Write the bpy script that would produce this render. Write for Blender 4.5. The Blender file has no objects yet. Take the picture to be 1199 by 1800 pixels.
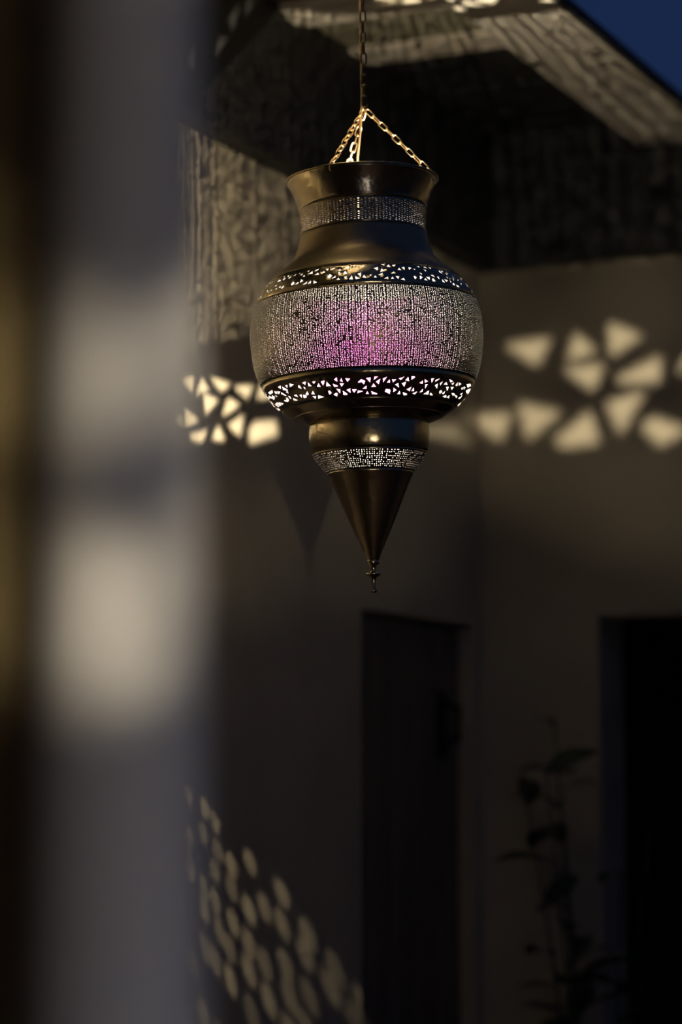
import bpy, bmesh, math, random
import numpy as np
from mathutils import Vector, Matrix
from mathutils.geometry import delaunay_2d_cdt

random.seed(7)
rng = np.random.default_rng(11)
sc = bpy.context.scene
col = sc.collection

# ------------------------------------------------------------------ camera
cam_d = bpy.data.cameras.new('camera')
cam = bpy.data.objects.new('camera', cam_d)
col.objects.link(cam)
cam.location = (0, 0, 1.6)
cam.rotation_euler = (math.radians(90) + math.atan(450 / 4246.5), 0, 0)
cam_d.sensor_fit = 'HORIZONTAL'
cam_d.sensor_width = 24.0
cam_d.lens = 85.0
cam_d.clip_start = 0.02
cam_d.dof.use_dof = True
cam_d.dof.focus_distance = 3.66
cam_d.dof.aperture_fstop = 1.8
sc.camera = cam

# ------------------------------------------------------------------ dusk sky
world = bpy.data.worlds.new('dusk_sky')
sc.world = world
world.use_nodes = True
wn, wl = world.node_tree.nodes, world.node_tree.links
wn.clear()
w_out = wn.new('ShaderNodeOutputWorld')
w_bg = wn.new('ShaderNodeBackground')
w_tc = wn.new('ShaderNodeTexCoord')
w_sep = wn.new('ShaderNodeSeparateXYZ')
w_ramp = wn.new('ShaderNodeValToRGB')
w_ramp.color_ramp.elements[0].position = 0.0
w_ramp.color_ramp.elements[0].color = (0.0100, 0.0225, 0.066, 1)
w_ramp.color_ramp.elements[1].position = 1.0
w_ramp.color_ramp.elements[1].color = (0.0065, 0.0145, 0.054, 1)
wl.new(w_tc.outputs['Generated'], w_sep.inputs[0])
wl.new(w_sep.outputs['Z'], w_ramp.inputs[0])
wl.new(w_ramp.outputs[0], w_bg.inputs[0])
w_bg.inputs[1].default_value = 1.0
wl.new(w_bg.outputs[0], w_out.inputs[0])

# ------------------------------------------------------------------ exposure
sc.view_settings.view_transform = 'Standard'
sc.view_settings.look = 'None'
sc.view_settings.exposure = 0.0
sc.view_settings.gamma = 1.0
sc.view_settings.use_curve_mapping = False
LAMP_W = 215.0                       # main bulb of each lantern
LAMP_C = (1.0, 0.87, 0.66)

# added warm fill light behind the viewer, no fixture
pl = bpy.data.lights.new('warm_fill', 'POINT')
pl.energy = 5.0; pl.color = (1.0, 0.80, 0.52); pl.shadow_soft_size = 0.06
plo = bpy.data.objects.new('warm_fill', pl); col.objects.link(plo); plo.location = (2.6, -5.0, 2.2)
# added cool fill light low beside the viewer, brightens the post
cl = bpy.data.lights.new('cool_fill', 'POINT')
cl.energy = 5.5; cl.color = (0.80, 0.83, 1.0); cl.shadow_soft_size = 0.04
clo = bpy.data.objects.new('cool_fill', cl); col.objects.link(clo); clo.location = (.50, .25, 1.05)

# ------------------------------------------------------------------ helpers
AZ = math.radians(25.0)
CA, SA = math.cos(AZ), math.sin(AZ)


def R(s, t, z):
    """room axes (s across, t along the wall on the left) -> world"""
    return (s * CA + t * SA, -s * SA + t * CA, z)


def link(name, me, mat=None, parent=None):
    o = bpy.data.objects.new(name, me)
    col.objects.link(o)
    if mat is not None and not me.materials:
        for m in (mat if isinstance(mat, (list, tuple)) else [mat]):
            me.materials.append(m)
    if parent is not None:
        o.parent = parent
    return o


def mesh(name, verts, faces, smooth=False):
    me = bpy.data.meshes.new(name)
    me.from_pydata([tuple(v) for v in verts], [], [tuple(f) for f in faces])
    me.validate()
    if smooth:
        me.polygons.foreach_set('use_smooth', [True] * len(me.polygons))
    return me


def empty(name, loc):
    o = bpy.data.objects.new(name, None)
    o.empty_display_size = 0.05
    col.objects.link(o)
    o.location = loc
    return o


def tag(o, label=None, cat=None, group=None, kind=None):
    if label: o['label'] = label
    if cat: o['category'] = cat
    if group: o['group'] = group
    if kind: o['kind'] = kind
    return o


BOXF = [(0, 3, 2, 1), (4, 5, 6, 7), (0, 1, 5, 4), (1, 2, 6, 5), (2, 3, 7, 6), (3, 0, 4, 7)]


class MB:
    def __init__(self):
        self.v, self.f = [], []

    def add(self, vs, fs):
        n = len(self.v)
        self.v += [tuple(v) for v in vs]
        self.f += [tuple(i + n for i in f) for f in fs]
        return self

    def box(self, s0, s1, t0, t1, z0, z1):
        c = [R(s0, t0, z0), R(s1, t0, z0), R(s1, t1, z0), R(s0, t1, z0),
             R(s0, t0, z1), R(s1, t0, z1), R(s1, t1, z1), R(s0, t1, z1)]
        return self.add(c, BOXF)

    def tube(self, pts, rads, n=8, caps=True):
        pts = [Vector(p) for p in pts]
        if not hasattr(rads, '__len__'): rads = [rads] * len(pts)
        vs, fs = [], []
        up = Vector((0.31, 0.17, 0.93)).normalized()
        for i, p in enumerate(pts):
            d = (pts[min(i + 1, len(pts) - 1)] - pts[max(i - 1, 0)]).normalized()
            a = d.cross(up)
            if a.length < 1e-3: a = d.cross(Vector((1, 0, 0)))
            a.normalize(); b = d.cross(a)
            for k in range(n):
                w = 2 * math.pi * k / n
                vs.append(p + (a * math.cos(w) + b * math.sin(w)) * rads[i])
        for i in range(len(pts) - 1):
            for k in range(n):
                fs.append((i * n + k, i * n + (k + 1) % n, (i + 1) * n + (k + 1) % n, (i + 1) * n + k))
        if caps:
            fs.append(tuple(range(n))[::-1]); fs.append(tuple((len(pts) - 1) * n + k for k in range(n)))
        return self.add(vs, fs)

    def lathe(self, prof, n=48, o=(0, 0, 0)):
        """prof: list of (r, h) from top to bottom, open or touching the axis"""
        vs, fs = [], []
        for r, h in prof:
            for k in range(n):
                w = 2 * math.pi * k / n
                vs.append((o[0] + r * math.sin(w), o[1] - r * math.cos(w), o[2] + h))
        for i in range(len(prof) - 1):
            for k in range(n):
                fs.append((i * n + k, (i + 1) * n + k, (i + 1) * n + (k + 1) % n, i * n + (k + 1) % n))
        return self.add(vs, fs)

    def build(self, name, mat, parent=None, smooth=False, bevel=0):
        me = mesh(name, self.v, self.f, smooth)
        if bevel:
            bm = bmesh.new(); bm.from_mesh(me)
            bmesh.ops.bevel(bm, geom=list(bm.edges), offset=bevel, segments=1, affect='EDGES', clamp_overlap=True)
            bm.to_mesh(me); bm.free()
        return link(name, me, mat, parent)


# ------------------------------------------------------------------ materials
def mat_base(name, color, rough=0.7, metal=0.0, spec=0.5):
    m = bpy.data.materials.new(name)
    m.use_nodes = True
    b = m.node_tree.nodes['Principled BSDF']
    b.inputs['Base Color'].default_value = (*color, 1)
    b.inputs['Roughness'].default_value = rough
    b.inputs['Metallic'].default_value = metal
    b.inputs['Specular IOR Level'].default_value = spec
    return m, b, m.node_tree.nodes, m.node_tree.links


def mat_noise(name, c0, c1, scale=4.0, rough=0.7, metal=0.0, bump=0.0, bscale=None, stretch=(1, 1, 1), spec=0.5, bdist=0.01, detail=6):
    m, b, n, l = mat_base(name, c0, rough, metal, spec)
    tc = n.new('ShaderNodeTexCoord'); mp = n.new('ShaderNodeMapping')
    mp.inputs['Scale'].default_value = stretch
    l.new(tc.outputs['Object'], mp.inputs['Vector'])
    t = n.new('ShaderNodeTexNoise')
    t.inputs['Scale'].default_value = scale; t.inputs['Detail'].default_value = detail
    l.new(mp.outputs[0], t.inputs['Vector'])
    r = n.new('ShaderNodeValToRGB')
    r.color_ramp.elements[0].position = 0.3; r.color_ramp.elements[0].color = (*c0, 1)
    r.color_ramp.elements[1].position = 0.7; r.color_ramp.elements[1].color = (*c1, 1)
    l.new(t.outputs['Fac'], r.inputs[0]); l.new(r.outputs[0], b.inputs['Base Color'])
    if bump:
        t2 = n.new('ShaderNodeTexNoise'); t2.inputs['Scale'].default_value = bscale or scale * 4
        l.new(mp.outputs[0], t2.inputs['Vector'])
        bp = n.new('ShaderNodeBump'); bp.inputs['Strength'].default_value = bump; bp.inputs['Distance'].default_value = bdist
        l.new(t2.outputs['Fac'], bp.inputs['Height']); l.new(bp.outputs[0], b.inputs['Normal'])
    return m


M = {}
M['plaster'] = mat_noise('warm_plaster', (0.33, 0.282, 0.195), (0.41, 0.355, 0.25), 3, 0.85, bump=0.25, bscale=60, bdist=0.004)
M['soffit'] = mat_noise('pale_painted_soffit', (0.55, 0.50, 0.40), (0.62, 0.57, 0.47), 5, 0.7, bump=0.1, bscale=80, bdist=0.002)
M['trim'] = mat_noise('cream_moulding_paint', (0.62, 0.55, 0.42), (0.68, 0.61, 0.48), 8, 0.5)
M['olive'] = mat_noise('olive_grey_ceiling_paint', (0.22, 0.20, 0.13), (0.27, 0.24, 0.16), 5, 0.7)
M['board'] = mat_noise('black_stained_board', (0.009, 0.0085, 0.008), (0.018, 0.0165, 0.015), 3, 0.6, bump=0.3, bscale=25, stretch=(1, 8, 8), bdist=0.004)
M['fascia'] = mat_noise('dark_fascia', (0.02, 0.018, 0.016), (0.03, 0.027, 0.024), 6, 0.7)
M['darkwood'] = mat_noise('dark_brown_wood', (0.17, 0.128, 0.058), (0.26, 0.195, 0.09), 3, 0.55, bump=0.3, bscale=20, stretch=(8, 8, 1), bdist=0.004)
M['doorwood'] = mat_noise('dark_door_wood', (0.10, 0.083, 0.058), (0.14, 0.115, 0.083), 3, 0.6, bump=0.3, bscale=20, stretch=(8, 8, 1), bdist=0.004)
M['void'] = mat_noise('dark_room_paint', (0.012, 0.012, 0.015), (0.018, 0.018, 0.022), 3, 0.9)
M['post'] = mat_noise('pale_post_paint', (0.60, 0.58, 0.55), (0.68, 0.66, 0.62), 6, 0.6, bump=0.1, bscale=40, bdist=0.003)
M['floor'] = mat_noise('terracotta_floor', (0.16, 0.09, 0.06), (0.24, 0.14, 0.09), 4, 0.7, bump=0.2, bscale=30)
M['iron'] = mat_noise('black_iron', (0.02, 0.019, 0.018), (0.035, 0.033, 0.03), 30, 0.55, metal=0.6)
M['metal'] = mat_noise('dark_bronze_sheet', (0.36, 0.285, 0.17), (0.48, 0.385, 0.235), 14, 0.22, metal=1.0, bump=0.35, bscale=55, bdist=0.0025, detail=3)
M['body'] = mat_noise('pierced_bronze_sheet', (0.16, 0.12, 0.07), (0.24, 0.185, 0.11), 14, 0.34, metal=1.0, bump=0.3, bscale=70, bdist=0.002, detail=3)
M['neck'] = mat_noise('dull_bronze_sheet', (0.28, 0.22, 0.13), (0.38, 0.30, 0.18), 14, 0.40, metal=1.0, bump=0.35, bscale=55, bdist=0.0025, detail=3)
M['inner'] = mat_noise('sooty_inner_face', (0.028, 0.024, 0.024), (0.036, 0.031, 0.031), 20, 0.9, spec=0.03)
M['brass'] = mat_noise('brass_wire', (0.62, 0.43, 0.20), (0.72, 0.52, 0.26), 60, 0.35, metal=1.0)
M['rust'] = mat_noise('browned_brass_wire', (0.07, 0.045, 0.022), (0.12, 0.08, 0.038), 80, 0.42, metal=1.0)
M['cord'] = mat_noise('tan_cord', (0.42, 0.30, 0.15), (0.50, 0.36, 0.18), 200, 0.8)
M['leaf'] = mat_noise('dark_leaf', (0.012, 0.022, 0.010), (0.022, 0.036, 0.016), 20, 0.5)
M['clay'] = mat_noise('dark_clay', (0.05, 0.03, 0.02), (0.07, 0.045, 0.03), 12, 0.8)
M['soil'] = mat_noise('soil', (0.02, 0.015, 0.01), (0.03, 0.022, 0.015), 60, 0.95)
m, b, _, _ = mat_base('glowing_bulb', (0.9, 0.85, 0.8))
b.inputs['Emission Color'].default_value = (1.0, 0.88, 0.7, 1); b.inputs['Emission Strength'].default_value = 60
M['bulb'] = m
# inner face of the globe: sooty brass, pink glow painted into the colour
m, b, n, l = mat_base('painted_glow_inner_face', (0.05, 0.045, 0.045), 0.9, 0.0, 0.03)
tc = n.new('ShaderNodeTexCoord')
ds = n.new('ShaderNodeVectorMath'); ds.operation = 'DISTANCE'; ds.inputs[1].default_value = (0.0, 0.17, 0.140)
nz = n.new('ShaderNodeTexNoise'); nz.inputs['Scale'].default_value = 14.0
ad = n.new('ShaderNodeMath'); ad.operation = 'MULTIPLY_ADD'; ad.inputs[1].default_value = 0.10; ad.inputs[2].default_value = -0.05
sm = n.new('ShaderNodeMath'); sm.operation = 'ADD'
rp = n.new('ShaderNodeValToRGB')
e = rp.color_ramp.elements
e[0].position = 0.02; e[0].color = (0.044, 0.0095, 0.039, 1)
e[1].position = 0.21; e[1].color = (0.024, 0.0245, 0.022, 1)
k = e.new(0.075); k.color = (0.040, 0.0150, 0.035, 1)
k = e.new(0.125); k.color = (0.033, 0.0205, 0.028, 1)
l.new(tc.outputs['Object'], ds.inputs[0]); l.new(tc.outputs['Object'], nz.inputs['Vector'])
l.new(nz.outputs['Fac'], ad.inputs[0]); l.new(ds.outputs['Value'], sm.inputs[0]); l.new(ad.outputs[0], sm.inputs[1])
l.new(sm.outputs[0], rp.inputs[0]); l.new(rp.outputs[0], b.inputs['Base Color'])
M['painted_glow'] = m

# ------------------------------------------------------------------ the setting
S_WALL, T_BACK, Z_CEIL = -2.148, 5.406, 3.12
S_EDGE0, S_EDGE1 = -1.723, -1.530            # pale plank along the eave
S_BOARD = -1.70                              # where the upper ceiling ends
T_JOIST = 4.643                              # where the dark boarded ceiling begins
D1 = (4.71, 5.35, 1.94)                      # door in the left wall: t0, t1, top
D2 = (-1.852, -0.95, 1.955)                  # doorway in the back wall: s0, s1, top


def struct(name, mb, mat, parent=None, bevel=0):
    o = mb.build(name, mat, parent, bevel=bevel)
    if parent is None: o['kind'] = 'structure'
    return o


wall_left = MB()
wall_left.box(S_WALL - .2, S_WALL, -3.5, D1[0], 0, 3.20)
wall_left.box(S_WALL - .2, S_WALL, D1[1], T_BACK, 0, 3.20)
wall_left.box(S_WALL - .2, S_WALL, D1[0], D1[1], D1[2], 3.20)
wall_left = struct('wall_left', wall_left, M['plaster'])
wall_back = MB()
wall_back.box(S_WALL - .2, D2[0], T_BACK, T_BACK + .18, 0, 3.06)
wall_back.box(D2[0], D2[1], T_BACK, T_BACK + .18, D2[2], 3.06)
wall_back.box(D2[1], 3.5, T_BACK, T_BACK + .18, 0, 3.06)
wall_back = struct('wall_back', wall_back, M['plaster'])
struct('floor', MB().box(-14, 30, -40, 30, -.12, 0), M['floor'])
struct('wall_right', MB().box(3.5, 3.65, -4, T_BACK + .18, 0, 1.0), M['plaster'])

# the dark room beyond the doorway
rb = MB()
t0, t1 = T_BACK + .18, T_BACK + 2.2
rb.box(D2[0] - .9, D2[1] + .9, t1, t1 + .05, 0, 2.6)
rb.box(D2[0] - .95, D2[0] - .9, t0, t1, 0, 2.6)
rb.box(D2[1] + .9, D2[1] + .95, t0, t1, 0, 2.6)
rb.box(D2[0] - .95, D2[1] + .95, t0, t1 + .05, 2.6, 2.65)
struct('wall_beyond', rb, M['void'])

# ceiling: plaster field near the lantern, black boards behind the moulding, roof slab over all
ceiling = struct('ceiling', MB().box(S_WALL - .2, S_BOARD, -3.5, T_BACK + .18, 3.20, 3.23)
                 .box(S_WALL, S_BOARD, -3.5, T_JOIST - .08, Z_CEIL, 3.20), M['olive'])
bw = (T_BACK - T_JOIST) / 7
for i in range(7):
    a = T_JOIST + i * bw
    dz = random.uniform(-.003, .003)
    MB().box(S_WALL + .002, S_BOARD - .001, a + .004, a + bw - .004, 3.132 + dz, 3.16 + dz).build('ceiling_board', M['board'], ceiling, bevel=.003)
# dark wall plates under the boards
struct('trim_5', MB().box(S_WALL, S_WALL + .05, 3.0, T_BACK, 2.80, 3.13), M['board'], bevel=.004)
struct('trim_6', MB().box(S_WALL + .05, -1.50, T_BACK - .05, T_BACK, 2.80, 3.055).box(S_WALL + .05, -1.66, T_BACK - .05, T_BACK, 3.055, 3.20), M['board'], bevel=.004)
struct('trim_1', MB().box(S_WALL + .05, S_BOARD, T_JOIST - .106, T_JOIST, 3.110, 3.20), M['trim'], bevel=.004)
tr = MB()
tr.box(S_WALL + .05, S_BOARD, 4.320, 4.345, 3.111, 3.122)
tr.box(S_WALL + .05, S_BOARD, 4.290, 4.317, 3.104, 3.122)
tr.box(S_WALL + .05, S_BOARD, 4.237, 4.287, 3.096, 3.122)
tr.box(S_WALL + .05, S_BOARD, 4.200, 4.234, 3.106, 3.122)
struct('trim_2', tr, M['trim'], bevel=.003)
struct('trim_3', MB().box(S_EDGE0, S_EDGE1, -3.5, T_BACK, 3.06, 3.078), M['soffit'], bevel=.003)
struct('trim_4', MB().box(S_EDGE1, S_EDGE1 + .014, -3.5, T_BACK, 3.055, 3.081), M['fascia'], bevel=.003)
# beam on two posts across the viewer's side of the terrace
struct('ceiling_near', MB().box(-2.146, 2.2, -3.2, 1.12, 2.501, 2.54), M['darkwood'])
struct('trim_7', MB().box(-1.2, 1.6, -.25, -.13, 2.398, 2.50).box(-1.2, -1.1, -.25, -.13, 0, 2.398).box(1.5, 1.6, -.25, -.13, 0, 2.398), M['darkwood'])

# plank door in the left wall
door = MB()
door.box(S_WALL - .075, S_WALL - .055, D1[0], D1[1], 0.01, D1[2])
door = struct('door_1', door, M['doorwood'])
pw = (D1[1] - D1[0]) / 5
for i in range(5):
    MB().box(S_WALL - .055, S_WALL - .035, D1[0] + i * pw + .004, D1[0] + (i + 1) * pw - .004, .015, D1[2] - .005).build('plank', M['doorwood'], door, bevel=.004)
MB().box(S_WALL - .035, S_WALL - .028, D1[1] - .15, D1[1] - .09, 1.62, 1.78).build('latch_plate', M['iron'], door, bevel=.003)
MB().tube([R(S_WALL - .03, D1[1] - .12, 1.66), R(S_WALL + .01, D1[1] - .12, 1.665), R(S_WALL + .012, D1[1] - .12, 1.74), R(S_WALL - .03, D1[1] - .12, 1.75)], .009, 8).build('door_handle', M['iron'], door, smooth=True)
for hz in (1.70, .45):
    MB().box(S_WALL - .035, S_WALL - .027, D1[0] + .01, D1[0] + .07, hz, hz + .09).build('hinge', M['iron'], door, bevel=.003)

# plank partition close to the camera on the left
part = struct('wall_near', MB().box(-2.146, -.735, 1.18, 1.22, 0, 2.54), M['darkwood'])
pw = (2.146 - .735) / 9
for i in range(9):
    for (ta, tb) in ((1.16, 1.179), (1.221, 1.24)):
        MB().box(-2.146 + i * pw + .003, -2.146 + (i + 1) * pw - .003, ta, tb, .005, 2.535).build('plank', M['darkwood'], part, bevel=.004)

# ------------------------------------------------------------------ pierced lantern
PA = [(0.1195, 0.3784), (0.115, 0.3702), (0.1078, 0.3537), (0.1014, 0.3335), (0.0987, 0.3107), (0.0991, 0.2942), (0.1031, 0.2742), (0.1111, 0.2532), (0.1235, 0.2396), (0.1405, 0.2259), (0.1539, 0.2123), (0.1699, 0.1896), (0.1804, 0.1597), (0.183, 0.1289), (0.181, 0.1018), (0.1765, 0.0765), (0.1683, 0.054), (0.1549, 0.0315), (0.137, 0.0135), (0.1138, -0.0009), (0.0925, -0.0099), (0.0902, -0.0110)]
PB = [(0.0863, -0.0036), (0.0925, -0.0108), (0.0942, -0.0269), (0.0937, -0.0448), (0.0906, -0.0556), (0.0834, -0.0681), (0.0736, -0.0806), (0.0674, -0.0887), (0.055, -0.1155), (0.0416, -0.1476), (0.0301, -0.1743), (0.0203, -0.1965), (0.0115, -0.2169), (0.0088, -0.224)]
SHEET = 0.0008


class Profile:
    def __init__(self, p):
        p = np.array(p); p = np.vstack([2 * p[0] - p[1], p, 2 * p[-1] - p[-2]])
        out = []
        for i in range(1, len(p) - 2):
            t = np.linspace(0, 1, 40, endpoint=False)[:, None]
            a, b, c, d = p[i - 1:i + 3]
            out.append(.5 * ((2 * b) + (-a + c) * t + (2 * a - 5 * b + 4 * c - d) * t ** 2 + (-a + 3 * b - 3 * c + d) * t ** 3))
        self.p = np.vstack(out + [p[-2:-1]])
        self.s = np.concatenate([[0], np.cumsum(np.hypot(*np.diff(self.p, axis=0).T))])
        g = np.gradient(self.p, self.s, axis=0)
        self.n = np.stack([-g[:, 1], g[:, 0]], 1)          # outward (r, h) for a top-to-bottom run
        self.n /= np.linalg.norm(self.n, axis=1)[:, None]

    def at(self, th, s, off=0.0):
        r = np.interp(s, self.s, self.p[:, 0]); h = np.interp(s, self.s, self.p[:, 1])
        nr = np.interp(s, self.s, self.n[:, 0]); nh = np.interp(s, self.s, self.n[:, 1])
        r = np.maximum(r + nr * off, .0005); h = h + nh * off
        return np.stack([r * np.sin(th), -r * np.cos(th), h], 1)


def sheet_mesh(name, prof, th, s, faces, walls, thick=SHEET, smooth=True):
    """faces (ccw seen from outside) doubled into a sheet with its hole edges; inner face gets slot 1"""
    n = len(th)
    vo = prof.at(th, s, 0.0); vi = prof.at(th, s, -thick)
    F = [tuple(f) for f in faces] + [tuple(n + i for i in f[::-1]) for f in faces] + [(b, a, n + a, n + b) for a, b in walls]
    me = bpy.data.meshes.new(name)
    me.from_pydata(np.vstack([vo, vi]).tolist(), [], F)
    k = len(faces)
    mi = np.zeros(len(F), dtype=np.int32); mi[k:2 * k] = 1; mi[2 * k:] = 1
    me.polygons.foreach_set('material_index', mi)
    if smooth:
        sm = np.ones(len(F), dtype=bool); sm[2 * k:] = False
        me.polygons.foreach_set('use_smooth', sm)
    me.update()
    return me


def plain_band(name, prof, s0, s1, nth=128, ns=None):
    ns = ns or max(2, int((s1 - s0) / .004))
    S = np.linspace(s0, s1, ns + 1)
    T = np.arange(nth) * 2 * np.pi / nth
    th = np.tile(T, ns + 1); s = np.repeat(S, nth)
    F, W = [], []
    for i in range(ns):
        for k in range(nth):
            k2 = (k + 1) % nth
            F.append((i * nth + k, (i + 1) * nth + k, (i + 1) * nth + k2, i * nth + k2))
    for k in range(nth):
        k2 = (k + 1) % nth
        W.append((k2, k)); W.append((ns * nth + k, ns * nth + k2))
    return sheet_mesh(name, prof, th, s, F, W)


def dot_band(name, prof, s0, s1, ncol, nrow, thick=SHEET, hole=.30, jit=.08, miss=.03, margin=.0025, octo=False, stagger=0.0, wave=0.0):
    """sheet pierced by ncol x nrow small holes, each a real opening"""
    a0, a1 = s0 + margin, s1 - margin
    S = np.concatenate([[s0], np.linspace(a0, a1, nrow + 1), [s1]])
    T = np.arange(ncol) * 2 * np.pi / ncol
    G = (nrow + 3) * ncol
    ths = [np.tile(T, nrow + 3)]; ss = [np.repeat(S, ncol)]
    dth = 2 * np.pi / ncol; dss = (a1 - a0) / nrow
    F, W = [], []
    for k in range(ncol):
        k2 = (k + 1) % ncol
        for i in (0, nrow + 1):
            F.append((i * ncol + k, (i + 1) * ncol + k, (i + 1) * ncol + k2, i * ncol + k2))
        W.append((k2, k)); W.append(((nrow + 2) * ncol + k, (nrow + 2) * ncol + k2))
    K = 8 if octo else 4
    base = G
    for i in range(nrow):
        for k in range(ncol):
            k2 = (k + 1) % ncol
            c = ((i + 1) * ncol + k, (i + 2) * ncol + k, (i + 2) * ncol + k2, (i + 1) * ncol + k2)
            clump = math.sin(k * .47 + 1.3 * math.sin(i * .2)) * math.sin(i * .19 + 2 * math.sin(k * .31))
            if rng.random() < (miss + .28 if wave and clump > .78 else miss):
                F.append(c); continue
            ct = (k + .5 + rng.uniform(-jit, jit)) * dth
            cs = a0 + (i + .5 + rng.uniform(-jit, jit) + stagger * (.5 if k % 2 else -.5)) * dss
            q = hole * rng.uniform(.82, 1.12)
            # corners in the order of c: (-,-) (-,+) (+,+) (+,-) in (theta, s)
            if octo:
                an = [225, 180, 135, 90, 45, 0, -45, -90]
                ht = [ct + q * dth * math.cos(math.radians(a)) for a in an]
                hs = [cs + q * dss * math.sin(math.radians(a)) * 1.0 for a in an]
                hs = [2 * cs - v for v in hs]
            else:
                q *= .86
                ht = [ct - q * dth, ct - q * dth, ct + q * dth, ct + q * dth]
                hs = [cs - q * dss, cs + q * dss, cs + q * dss, cs - q * dss]
            if octo:
                # order: start at corner (-,-) going (-,0),(-,+),(0,+),(+,+),(+,0),(+,-),(0,-)
                px = [(-.71, -.71), (-1, 0), (-.71, .71), (0, 1), (.71, .71), (1, 0), (.71, -.71), (0, -1)]
                ht = [ct + q * dth * x for x, y in px]; hs = [cs + q * dss * y for x, y in px]
            ths.append(np.array(ht)); ss.append(np.array(hs))
            h = list(range(base, base + K)); base += K
            if octo:
                for e in range(4):
                    F.append((c[e], c[(e + 1) % 4], h[(2 * e + 2) % 8], h[2 * e + 1], h[2 * e]))
            else:
                for e in range(4):
                    F.append((c[e], c[(e + 1) % 4], h[(e + 1) % 4], h[e]))
            for e in range(K):
                W.append((h[(e + 1) % K], h[e]))
    th = np.concatenate(ths); s = np.concatenate(ss)
    if wave:
        s = s + 0
        th = th + wave * np.sin(s * 90 + np.sin(th * 9) * 2) * np.sin(th * 23) + .0030 * np.sin(61 * th + 4 * np.sin(7 * th)) + .0024 * np.sin(103 * th + 5 * np.sin(5 * th))
    return sheet_mesh(name, prof, th, s, F, W, thick)


def parse(txt):
    out = []
    for line in txt.strip().splitlines():
        v = [int(a) for a in line.split()]
        out.append([(v[i] / 1000, v[i + 1] / 10000) for i in range(0, len(v), 2)])
    return out


def cut_band(name, prof, s0, s1, polys, nth=180, ns=6):
    """sheet with leaf-and-petal cut-outs; polys in (angle, run along the profile)"""
    from mathutils import Vector as V
    X = .16
    pts, edges = [], []
    S = np.linspace(s0, s1, ns + 1)
    for i in range(ns + 1):
        for k in range(nth + 1):
            pts.append(V(((-math.pi + 2 * math.pi * k / nth) * X, S[i])))
    idx = lambda i, k: i * (nth + 1) + k
    for k in range(nth):
        edges += [(idx(0, k), idx(0, k + 1)), (idx(ns, k), idx(ns, k + 1))]
    for i in range(ns):
        edges += [(idx(i, 0), idx(i + 1, 0)), (idx(i, nth), idx(i + 1, nth))]
    pl = []
    for p in polys:
        cx = sum(a for a, _ in p) / len(p); cy = sum(b for _, b in p) / len(p)
        g = .93 if abs(cx) < 1.5 else 1.16      # the far side is cut more generously
        q = [((cx + (a - cx) * g) * X, min(max(cy + (b - cy) * g, s0 + .0015), s1 - .0015)) for a, b in p]
        area = .5 * sum(q[i][0] * q[(i + 1) % len(q)][1] - q[(i + 1) % len(q)][0] * q[i][1] for i in range(len(q)))
        if abs(area) < 1e-6 or min(a for a, _ in q) < -math.pi * X + .002 or max(a for a, _ in q) > math.pi * X - .002: continue
        pl.append(q)
        n = len(pts)
        pts += [V(v) for v in q]
        edges += [(n + i, n + (i + 1) % len(q)) for i in range(len(q))]
    v, e, f, *_ = delaunay_2d_cdt(pts, edges, [], 0, 1e-6)
    boxes = [(min(a for a, _ in q), max(a for a, _ in q), q) for q in pl]

    def inside(x, y):
        for lo, hi, q in boxes:
            if lo <= x <= hi:
                c = False
                for i in range(len(q)):
                    (xa, ya), (xb, yb) = q[i], q[(i + 1) % len(q)]
                    if (ya > y) != (yb > y) and x < (xb - xa) * (y - ya) / (yb - ya) + xa: c = not c
                if c: return True
        return False
    F = []
    for t in f:
        cx = sum(v[i].x for i in t) / 3; cy = sum(v[i].y for i in t) / 3
        if inside(cx, cy): continue
        a, b, c = [v[i] for i in t]
        ccw = (b - a).cross(c - a) > 0
        F.append(tuple(t[::-1]) if ccw else tuple(t))     # s runs downward: flip for outward normals
    # weld the seam
    remap = {}
    key = {}
    th = [p.x / X for p in v]; ss = [p.y for p in v]
    for i, p in enumerate(v):
        if abs(p.x + math.pi * X) < 1e-5: key[round(p.y * 1e5)] = i
    for i, p in enumerate(v):
        if abs(p.x - math.pi * X) < 1e-5 and round(p.y * 1e5) in key: remap[i] = key[round(p.y * 1e5)]
    F = [tuple(remap.get(i, i) for i in t) for t in F]
    cnt = {}
    for t in F:
        for i in range(3):
            a, b = t[i], t[(i + 1) % 3]
            cnt[(a, b)] = cnt.get((a, b), 0) + 1
    W = [(a, b) for (a, b) in cnt if (b, a) not in cnt]
    return sheet_mesh(name, prof, np.array(th), np.array(ss), F, W)


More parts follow.
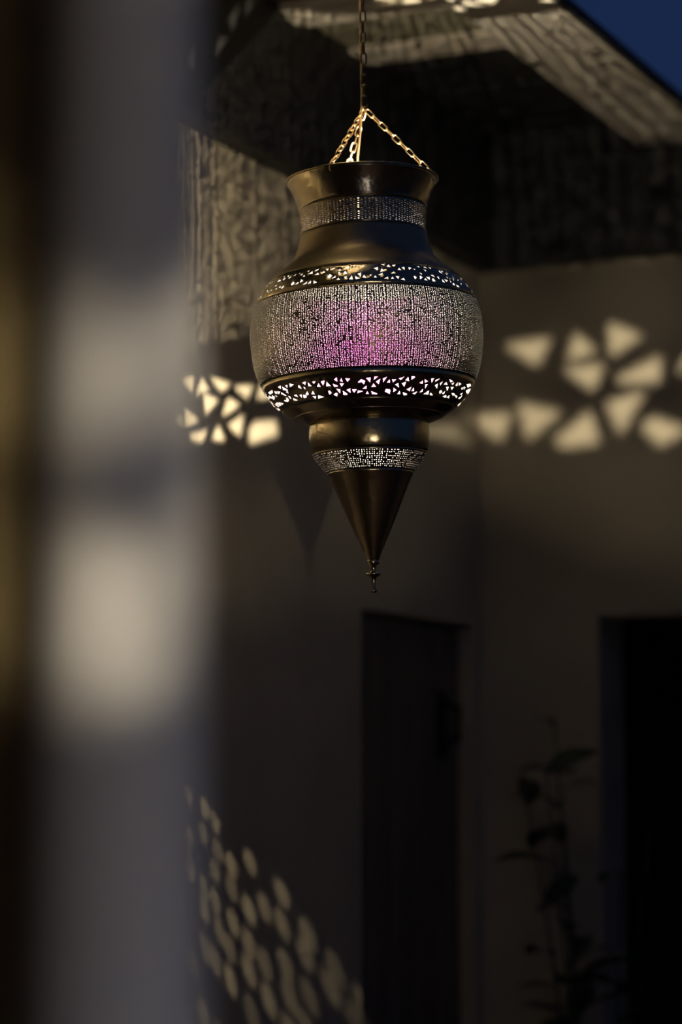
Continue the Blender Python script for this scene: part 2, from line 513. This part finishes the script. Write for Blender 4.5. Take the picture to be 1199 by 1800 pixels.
LOW = parse("""-1056 3737 -987 3724 -1017 3791
-973 3744 -916 3817 -925 3843 -994 3810
-930 3744 -881 3737 -911 3797
-850 3724 -795 3757 -866 3791
-976 3849 -926 3836 -942 3893
-1038 3830 -994 3906 -1017 3919 -1071 3862
-1360 3751 -1186 3751 -1204 3791 -1337 3797
-1164 3777 -1122 3797 -1134 3843 -1174 3823
-1112 3791 -1045 3817 -1122 3855
-1583 3731 -1438 3764 -1482 3804 -1568 3784
-1387 3797 -1331 3836 -1357 3862 -1428 3836
-1268 3823 -1231 3862 -1333 3906 -1357 3862
-1201 3830 -1165 3874 -1207 3881
-1462 3944 -1296 3963 -1309 3988 -1464 3988
-1260 3969 -1164 4020 -1314 4039 -1337 4001
-1398 3994 -1332 4026 -1422 4026
-1501 4032 -1403 4058 -1501 4058
-1050 3925 -1002 3944 -1007 3994 -1069 4026 -1113 4001 -1102 3969 -1059 3982 -1037 3963
-972 3912 -946 3938 -959 3994 -982 3982
-869 3931 -839 3925 -835 3994 -883 3950
-919 3975 -872 4032 -905 4045 -948 4026
-807 3944 -762 3944 -803 4020
-751 3956 -712 3969 -722 4013 -774 4026
-672 3906 -674 3963 -705 3982 -720 3956
-748 3777 -730 3791 -720 3862 -762 3823
-694 3751 -637 3737 -662 3804
-700 3810 -673 3836 -693 3881
-619 3757 -589 3836 -633 3830
-575 3757 -529 3757 -562 3804
-604 3912 -602 3988 -646 3975
-652 4007 -597 4013 -633 4077
-542 3855 -506 3791 -495 3868
-484 3771 -439 3757 -438 3777 -470 3855
-418 3784 -386 3868 -437 3868
-570 4001 -505 4052 -596 4077
-345 3764 -307 3724 -308 3810
-289 3797 -265 3744 -254 3817
-232 3751 -178 3764 -215 3823
-363 3823 -314 3868 -319 3887 -361 3893
-296 3830 -247 3836 -282 3900
-346 3912 -300 3938 -315 4026
-439 3950 -416 3938 -402 3988 -439 4026
-397 4032 -355 3988 -341 4013 -362 4071
-276 3963 -235 4032 -246 4058 -285 4052
-243 3956 -194 3925 -203 4026
-182 3950 -126 3950 -167 4026
-120 3969 -60 3994 -135 4039
-113 3823 -79 3777 -37 3810 -53 3881 -75 3836 -112 3843
-75 3950 -28 3887 -32 3963
-47 4052 -23 3994 -6 4058
-35 3764 15 3757 7 3849
46 3744 88 3744 39 3810
58 3830 107 3777 92 3881
14 3925 40 3855 69 3925
11 3994 85 4045 78 4071 27 4064
125 3777 173 3744 135 3849
167 3849 192 3791 203 3855
217 3791 267 3791 232 3849
252 3881 284 3849 303 3938
279 3777 344 3737 307 3810
349 3804 374 3744 396 3823
406 3731 435 3731 451 3751 414 3804
319 3855 367 3823 360 3925
165 3956 208 3963 221 3994 221 4064 160 4020
244 3931 286 3982 254 4032
299 4064 318 3988 340 4064
357 4013 417 4045 418 4077 380 4084
388 3963 438 3906 437 4007
446 3994 463 3925 486 3994
469 4032 531 3982 513 4058
504 3843 541 3791 551 3855
554 3764 607 3804 570 3836
578 3855 616 3843 607 3938
625 3751 665 3737 655 3830
685 3810 685 3764 736 3731 734 3751
702 3855 732 3817 755 3912
756 3810 794 3764 782 3862
813 3830 833 3777 880 3823
866 3855 910 3843 926 3931
937 3843 999 3830 995 3900
861 3724 934 3744 935 3757 900 3777
920 3791 967 3751 964 3810
1002 3810 1012 3744 1047 3810
1032 3744 1113 3757 1069 3804
551 4020 575 3931 591 3994
613 4039 659 3950 686 4039
702 4039 698 3988 758 4045
808 3956 817 3919 862 3963 840 4001
865 3982 891 3931 908 3994
908 4039 947 3988 993 4045
990 4032 1010 3982 1057 4045
1016 3944 1069 3931 1125 3963 1094 3982
1102 3956 1202 3963 1214 4001
1150 3830 1160 3797 1201 3836
1172 3784 1252 3777 1249 3843
1215 3731 1324 3697 1413 3717 1329 3777
1307 3823 1454 3744 1538 3784 1411 3849
1211 3925 1247 3881 1292 3912
1251 3994 1313 3912 1335 3988
1349 4001 1472 3969 1660 3950 1666 3969
1410 3944 1456 3900 1645 3893 1538 3944""")
UPP = parse("""-1011 2037 -988 1981 -935 2030
-920 2016 -893 1981 -876 2009 -894 2037
-938 1948 -918 1942 -903 1968
-873 1961 -850 1936 -832 1988
-831 2023 -798 1968 -795 2009 -808 2037
-777 2002 -742 1961 -734 1988
-710 1975 -694 1942 -686 1968
-680 2009 -647 1975 -648 2016
-636 2044 -610 2023 -608 2066
-1000 2124 -962 2095 -965 2132
-968 2198 -932 2169 -931 2198
-909 2169 -883 2154 -874 2191 -898 2191
-871 2206 -842 2154 -828 2191 -848 2214
-1055 2191 -1019 2169 -1013 2191
-1093 2198 -1065 2191 -1059 2214
-746 2169 -729 2117 -696 2169 -728 2206
-693 2206 -660 2147 -650 2184
-638 2184 -639 2102 -604 2147
-603 2229 -555 2169 -557 2214
-550 2229 -518 2161 -510 2214
-604 1942 -580 1923 -586 1968
-576 2016 -543 1948 -525 2030
-494 2169 -450 2214 -483 2237
-512 1981 -512 1942 -476 1923 -475 1955
-500 2059 -469 2009 -450 2066
-429 2044 -416 1988 -386 2030
-397 1955 -366 1942 -373 2002
-344 1988 -325 1936 -285 1955
-279 2002 -245 1981 -237 2030
-265 2037 -242 2051 -251 2117
-363 2117 -338 2073 -311 2124 -341 2169
-320 2184 -279 2117 -279 2161
-269 2206 -252 2169 -234 2214
-216 1948 -165 1923 -157 1995
-218 2095 -198 2030 -169 2102
-205 2161 -172 2154 -184 2198
-157 2214 -130 2139 -121 2221
-103 2154 -55 2206 -97 2221
-130 1942 -102 1936 -117 1975
-76 1968 -66 1936 -27 1929
-86 2117 -46 2088 -57 2154
-38 2191 -21 2132 1 2206
27 2139 46 2139 37 2169
63 2198 78 2154 93 2198
67 2002 115 1968 106 2051
143 1911 184 1899 176 1942
125 2095 146 2002 168 2051
103 2147 150 2102 139 2154
151 2221 194 2176 187 2214
192 1968 224 1905 239 1975
254 1923 299 1905 270 1968
295 2037 323 1975 335 2037
344 1968 382 1955 369 2037
418 1955 456 1968 417 2023
462 1995 490 1981 482 2016
218 2124 260 2066 260 2102
216 2221 232 2176 245 2214
261 2169 298 2169 282 2221
302 2229 336 2198 349 2244
437 2147 455 2147 468 2176 443 2214
516 1917 553 1911 554 1948
593 1923 627 1905 648 1955
581 1968 613 1995 600 2030
665 1905 700 1917 684 1948
513 2059 539 2080 530 2117
505 2124 532 2161 494 2206
535 2206 560 2169 575 2221
567 2147 616 2132 599 2206
631 2095 669 2080 677 2139
631 2161 653 2161 667 2214 625 2221
704 2110 733 2102 724 2176
783 1955 812 1948 823 2037 782 1988
820 1948 860 1942 831 1988
869 1981 890 2002 897 2030 871 2016
894 1955 923 1981 904 2002
844 2066 866 2088 845 2117
759 2139 785 2206 747 2206
782 2139 837 2147 810 2191
880 2066 898 2102 885 2117
868 2124 883 2169 861 2191
971 1988 984 2059 965 2080
931 2066 957 2110 934 2124
890 2191 914 2169 924 2229 881 2221
936 2206 977 2206 986 2244 938 2237
1030 2066 1060 2073 1030 2102
1056 2124 1079 2139 1045 2184
1074 2191 1096 2214 1079 2229""")


def around(polys, lim, seg):
    """front cut-outs, and the same motifs carried round to the sides and the back"""
    ang = lambda p: sum(a for a, _ in p) / len(p)
    front = [p for p in polys if abs(ang(p)) < lim]
    out = list(front)
    rot = lambda p, d: [((a + d + math.pi) % (2 * math.pi) - math.pi, b) for a, b in p]
    ok = lambda q: max(a for a, _ in q) - min(a for a, _ in q) < 1
    for p in front:
        if abs(ang(p)) < seg:
            q = rot(p, math.pi)
            if ok(q): out.append(q)
    gap = math.pi - lim - seg
    if gap > .2:
        for p in front:
            if abs(ang(p)) < gap / 2 - .03:
                for sgn in (-1, 1):
                    q = rot(p, sgn * (lim + gap / 2))
                    if ok(q): out.append(q)
    return out


pA, pB = Profile(PA), Profile(PB)
SHELL, SHELLB = [M['metal'], M['inner']], [M['body'], M['painted_glow']]
LX, LY, LZ, TILT = 0.0436, 3.74, 2.1439, 0.02785

lantern = empty('pierced_lantern', (LX, LY, LZ))
lantern.rotation_euler = (0, -TILT, 0)
tag(lantern, 'pierced dark bronze lantern glowing pink, hanging on a chain under the eave', 'lantern')
L2W = Matrix.Translation((LX, LY, LZ)) @ Matrix.Rotation(-TILT, 4, 'Y')
W2L = L2W.inverted()

link('rim', plain_band('rim', pA, 0, .0515), SHELL, lantern)
link('neck_band', dot_band('neck_band', pA, .0515, .0905, 112, 10, hole=.25, jit=.10, miss=.02, octo=True, stagger=.5), SHELL, lantern)
link('neck', plain_band('neck', pA, .0905, .1855), [M['neck'], M['inner']], lantern)
link('shoulder_band', cut_band('shoulder_band', pA, .1855, .2290, around(UPP, 1.08, 1.08)), [M['metal'], M['painted_glow']], lantern)
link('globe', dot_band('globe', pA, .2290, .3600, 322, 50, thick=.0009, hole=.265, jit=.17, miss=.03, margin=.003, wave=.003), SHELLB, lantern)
link('belly_band', cut_band('belly_band', pA, .3600, .4115, around(LOW, 1.45, 1.45)), SHELL, lantern)
link('bowl', plain_band('bowl', pA, .4115, float(pA.s[-1]) - .0005), SHELL, lantern)
link('collar', plain_band('collar', pB, 0, .0565), SHELL, lantern)
link('collar_band', dot_band('collar_band', pB, .0565, .0940, 138, 9, hole=.155, jit=.17, miss=.19, octo=True), SHELL, lantern)
link('cone', plain_band('cone', pB, .0940, float(pB.s[-1])), SHELL, lantern)
# rolled lip at the mouth and the seam wire on the bowl
def ring(r, h, w, n=96, m=8):
    mb = MB(); vs, fs = [], []
    for k in range(n):
        a = 2 * math.pi * k / n
        for j in range(m):
            q = 2 * math.pi * j / m
            rr = r + w * math.cos(q)
            vs.append((rr * math.sin(a), -rr * math.cos(a), h + w * math.sin(q)))
    for k in range(n):
        for j in range(m):
            fs.append((k * m + j, k * m + (j + 1) % m, ((k + 1) % n) * m + (j + 1) % m, ((k + 1) % n) * m + j))
    return mb.add(vs, fs)
ring(.1195, .3784, .0016).build('lip', M['metal'], lantern, smooth=True)
ring(.1165, .0008, .0011).build('seam_wire', M['metal'], lantern, smooth=True)
fin = [(.0, -.2215), (.0086, -.2222), (.0098, -.2250), (.0092, -.2290), (.0052, -.2315), (.0046, -.2390), (.0060, -.2420), (.0120, -.2435), (.0125, -.2452), (.0095, -.2472),
       (.0048, -.2500), (.0036, -.2530), (.0034, -.2670), (.0052, -.2700), (.0050, -.2730), (.0, -.2742)]
MB().lathe(fin, 24).build('finial', M['metal'], lantern, smooth=True)

# chains, links, cord
def link_mesh(name, length=.0200, width=.0104, wire=.00115, n=20, m=6):
    hw = width / 2 - wire; hl = length / 2 - wire - hw
    path = []
    for k in range(n):
        a = 2 * math.pi * k / n
        path.append(Vector((hw * math.cos(a), 0, hw * math.sin(a) + (hl if math.sin(a) >= 0 else -hl))))
    vs, fs = [], []
    for k in range(n):
        d = (path[(k + 1) % n] - path[k - 1]).normalized()
        a = d.cross(Vector((0, 1, 0))).normalized()
        for j in range(m):
            q = 2 * math.pi * j / m
            vs.append(path[k] + a * wire * math.cos(q) + Vector((0, 1, 0)) * wire * math.sin(q))
    for k in range(n):
        for j in range(m):
            fs.append((k * m + j, k * m + (j + 1) % m, ((k + 1) % n) * m + (j + 1) % m, ((k + 1) % n) * m + j))
    return mesh(name, vs, fs, True)


brass_link, rust_link = link_mesh('brass_link'), link_mesh('rust_link', .0215, .0108, .0013)
brass_link.materials.append(M['brass']); rust_link.materials.append(M['rust'])


def chain(name, p0, p1, me, pitch, roll0, parent, hook):
    """links from p0 to p1 (lantern coordinates), each an object under the chain part"""
    p0, p1 = Vector(p0), Vector(p1)
    d = p1 - p0; L = d.length; d.normalize()
    n = max(2, round(L / pitch)); st = L / n
    hk = hook.build(name, M['brass'] if me is brass_link else M['rust'], parent, smooth=True)
    q0 = Vector((0, 0, 1)).rotation_difference(-d)
    for i in range(n):
        o = bpy.data.objects.new('chain_link', me); col.objects.link(o); o.parent = hk
        o.rotation_mode = 'QUATERNION'
        o.rotation_quaternion = q0 @ Matrix.Rotation(roll0 + (math.pi / 2) * (i % 2) + random.uniform(-.25, .25), 3, 'Z').to_quaternion()
        o.location = p0 + d * st * (i + .5)
    return hk


apex = W2L @ Vector((.0374, LY, 2.6385))
top = W2L @ Vector((.0295, LY, 3.0545))
plate = MB()
for seg in ([(0, 0, .006), (0, 0, -.004)],):
    plate.lathe([(0, .0055), (.012, .0055), (.013, .002), (.011, -.002), (.0, -.002)], 20, top)
plate.tube([top + Vector(v) for v in ((0, 0, -.001), (0, 0, -.008), (.005, 0, -.013), (.004, 0, -.019), (-.003, 0, -.020), (-.005, 0, -.014))], .0014, 8)
chain('hanging_chain', apex + Vector((0, 0, .004)), top + Vector((0, 0, -.014)), rust_link, .0172, .35, lantern, plate)
for phi, roll in ((14, .25), (115, .9), (252, .1)):
    a = math.radians(phi)
    rim_p = Vector((.1165 * math.cos(a), -.1165 * math.sin(a), .3745))
    rivet = MB()
    tang = Vector((-math.sin(a), -math.cos(a), 0)); rad_ = Vector((math.cos(a), -math.sin(a), 0))
    pts = [rim_p + rad_ * (.0045 * math.cos(w)) + Vector((0, 0, .0045 * math.sin(w))) for w in np.linspace(0, 2 * math.pi, 13)]
    rivet.tube(pts, .0009, 6, caps=False)
    start = apex + Vector((.003 * math.cos(a), -.003 * math.sin(a), -.002))
    chain('suspension_chain', start, rim_p + Vector((0, 0, .003)), brass_link, .0152, roll, lantern, rivet)
cp = [top + Vector((-.003, .004, -.004)), apex + Vector((-.003, .004, .09)), apex + Vector((-.004, .003, .01)), W2L @ Vector((.0300, LY, 2.60)), W2L @ Vector((.0262, LY + .002, 2.56)),
      Vector((-.006, .022, .34)), Vector((-.004, .03, .25))]
MB().tube(cp, .0019, 8).build('cord', M['cord'], lantern, smooth=True)
MB().lathe([(0, -.014), (.0075, -.014), (.0078, -.034), (.011, -.038), (.011, -.054), (0, -.054)], 20).build('lamp_socket', M['iron'], lantern, smooth=False)
MB().lathe([(0, -.0045), (.003, -.005), (.0052, -.0075), (.0055, -.011), (.004, -.0139), (0, -.0139)], 16).build('bulb', M['bulb'], lantern, smooth=True)


def lamp(name, loc, watts, color, rad, parent):
    d = bpy.data.lights.new(name, 'POINT')
    d.energy = watts; d.color = color; d.shadow_soft_size = rad
    o = bpy.data.objects.new(name, d); col.objects.link(o); o.parent = parent; o.location = loc
    return o


main = lamp('main_lamp', (0, 0, .0025), LAMP_W, LAMP_C, .0016, lantern)
def copy_tree(o, parent=None):
    c = o.copy(); col.objects.link(c)
    if parent is not None: c.parent = parent
    for ch in list(o.children):
        copy_tree(ch, c)
    return c


lantern_b = copy_tree(lantern)
L2X, L2Y = .45, -.42
for o in lantern_b.children:
    if o.type == 'LIGHT':
        o.data = o.data.copy(); o.data.shadow_soft_size = .004
lantern_b.location = (L2X, L2Y, 2.398 - top.z - .006)
lantern_b.rotation_euler = (0, 0, math.radians(40))
tag(lantern_b, 'matching pierced lantern hanging from a beam beside the viewer, outside the picture', 'lantern')
# ------------------------------------------------------------------ post close to the camera
post = empty('wooden_post', (-.1193, 1.32, 0))
tag(post, 'pale painted post close to the camera, blurred, dappled with warm light', 'post')
MB().lathe([(0, 2.62), (.037, 2.62), (.0375, 2.4), (.0405, 1.9), (.0450, 1.6), (.048, 1.3), (.050, .9), (.052, .14), (0, .14)], 40).build('shaft', M['post'], post, smooth=True)
MB().lathe([(0, .14), (.066, .14), (.072, .12), (.072, 0), (0, 0)], 40).build('plinth', M['post'], post)
MB().lathe([(0, 2.70), (.03, 2.69), (.055, 2.66), (.055, 2.62), (0, 2.62)], 40).build('cap', M['post'], post)

# ------------------------------------------------------------------ plant by the doorway
def plant(loc):
    p = empty('potted_plant', loc)
    tag(p, 'dark leafy potted plant standing beside the black doorway', 'plant')
    MB().lathe([(0, .30), (.135, .30), (.15, .32), (.165, .32), (.165, .28), (.15, .27), (.115, 0), (0, 0)], 32).build('pot', M['clay'], p, smooth=False)
    lm = MB()
    vs, fs = [], []
    N = 7
    for i in range(N):
        u = i / (N - 1); w = .5 * math.sin(math.pi * min(1, u * .9 + .08)) ** 1.0 * .42
        z = .18 * math.sin(u * 2.2)
        vs += [(-w, u, z + .06 * (w * 4)), (0, u, z), (w, u, z + .06 * (w * 4))]
    for i in range(N - 1):
        a = i * 3
        fs += [(a, a + 1, a + 4, a + 3), (a + 1, a + 2, a + 5, a + 4)]
    lme = mesh('leaf', vs, fs, True); lme.materials.append(M['leaf'])
    r = random.Random(3)
    for k in range(6):
        az = r.uniform(0, 6.28); lean = r.uniform(.03, .14); H = r.uniform(1.0, 1.35)
        if k == 0: az, lean, H = 2.6, .06, 1.42
        pts = [(.04 * math.cos(az) + lean * math.cos(az) * (z / H) ** 2, .04 * math.sin(az) + lean * math.sin(az) * (z / H) ** 2, .27 + z) for z in np.linspace(0, H, 7)]
        stem = MB().tube(pts, [.006 - .0007 * i for i in range(7)], 6).build('stem', M['leaf'], p, smooth=True)
        for j in range(9):
            f_ = r.uniform(.25, 1.0) if j else 1.0
            i0 = min(5, int(f_ * 6)); fr = f_ * 6 - i0
            q = Vector(pts[i0]).lerp(Vector(pts[i0 + 1]), fr)
            o = bpy.data.objects.new('leaf', lme); col.objects.link(o); o.parent = stem
            o.location = q
            o.rotation_euler = (r.uniform(-.5, .5), r.uniform(-.4, .4), r.uniform(0, 6.28))
            sz = r.uniform(.09, .16); o.scale = (sz, sz, sz)
    return p
plant(R(-1.765, 5.12, 0))
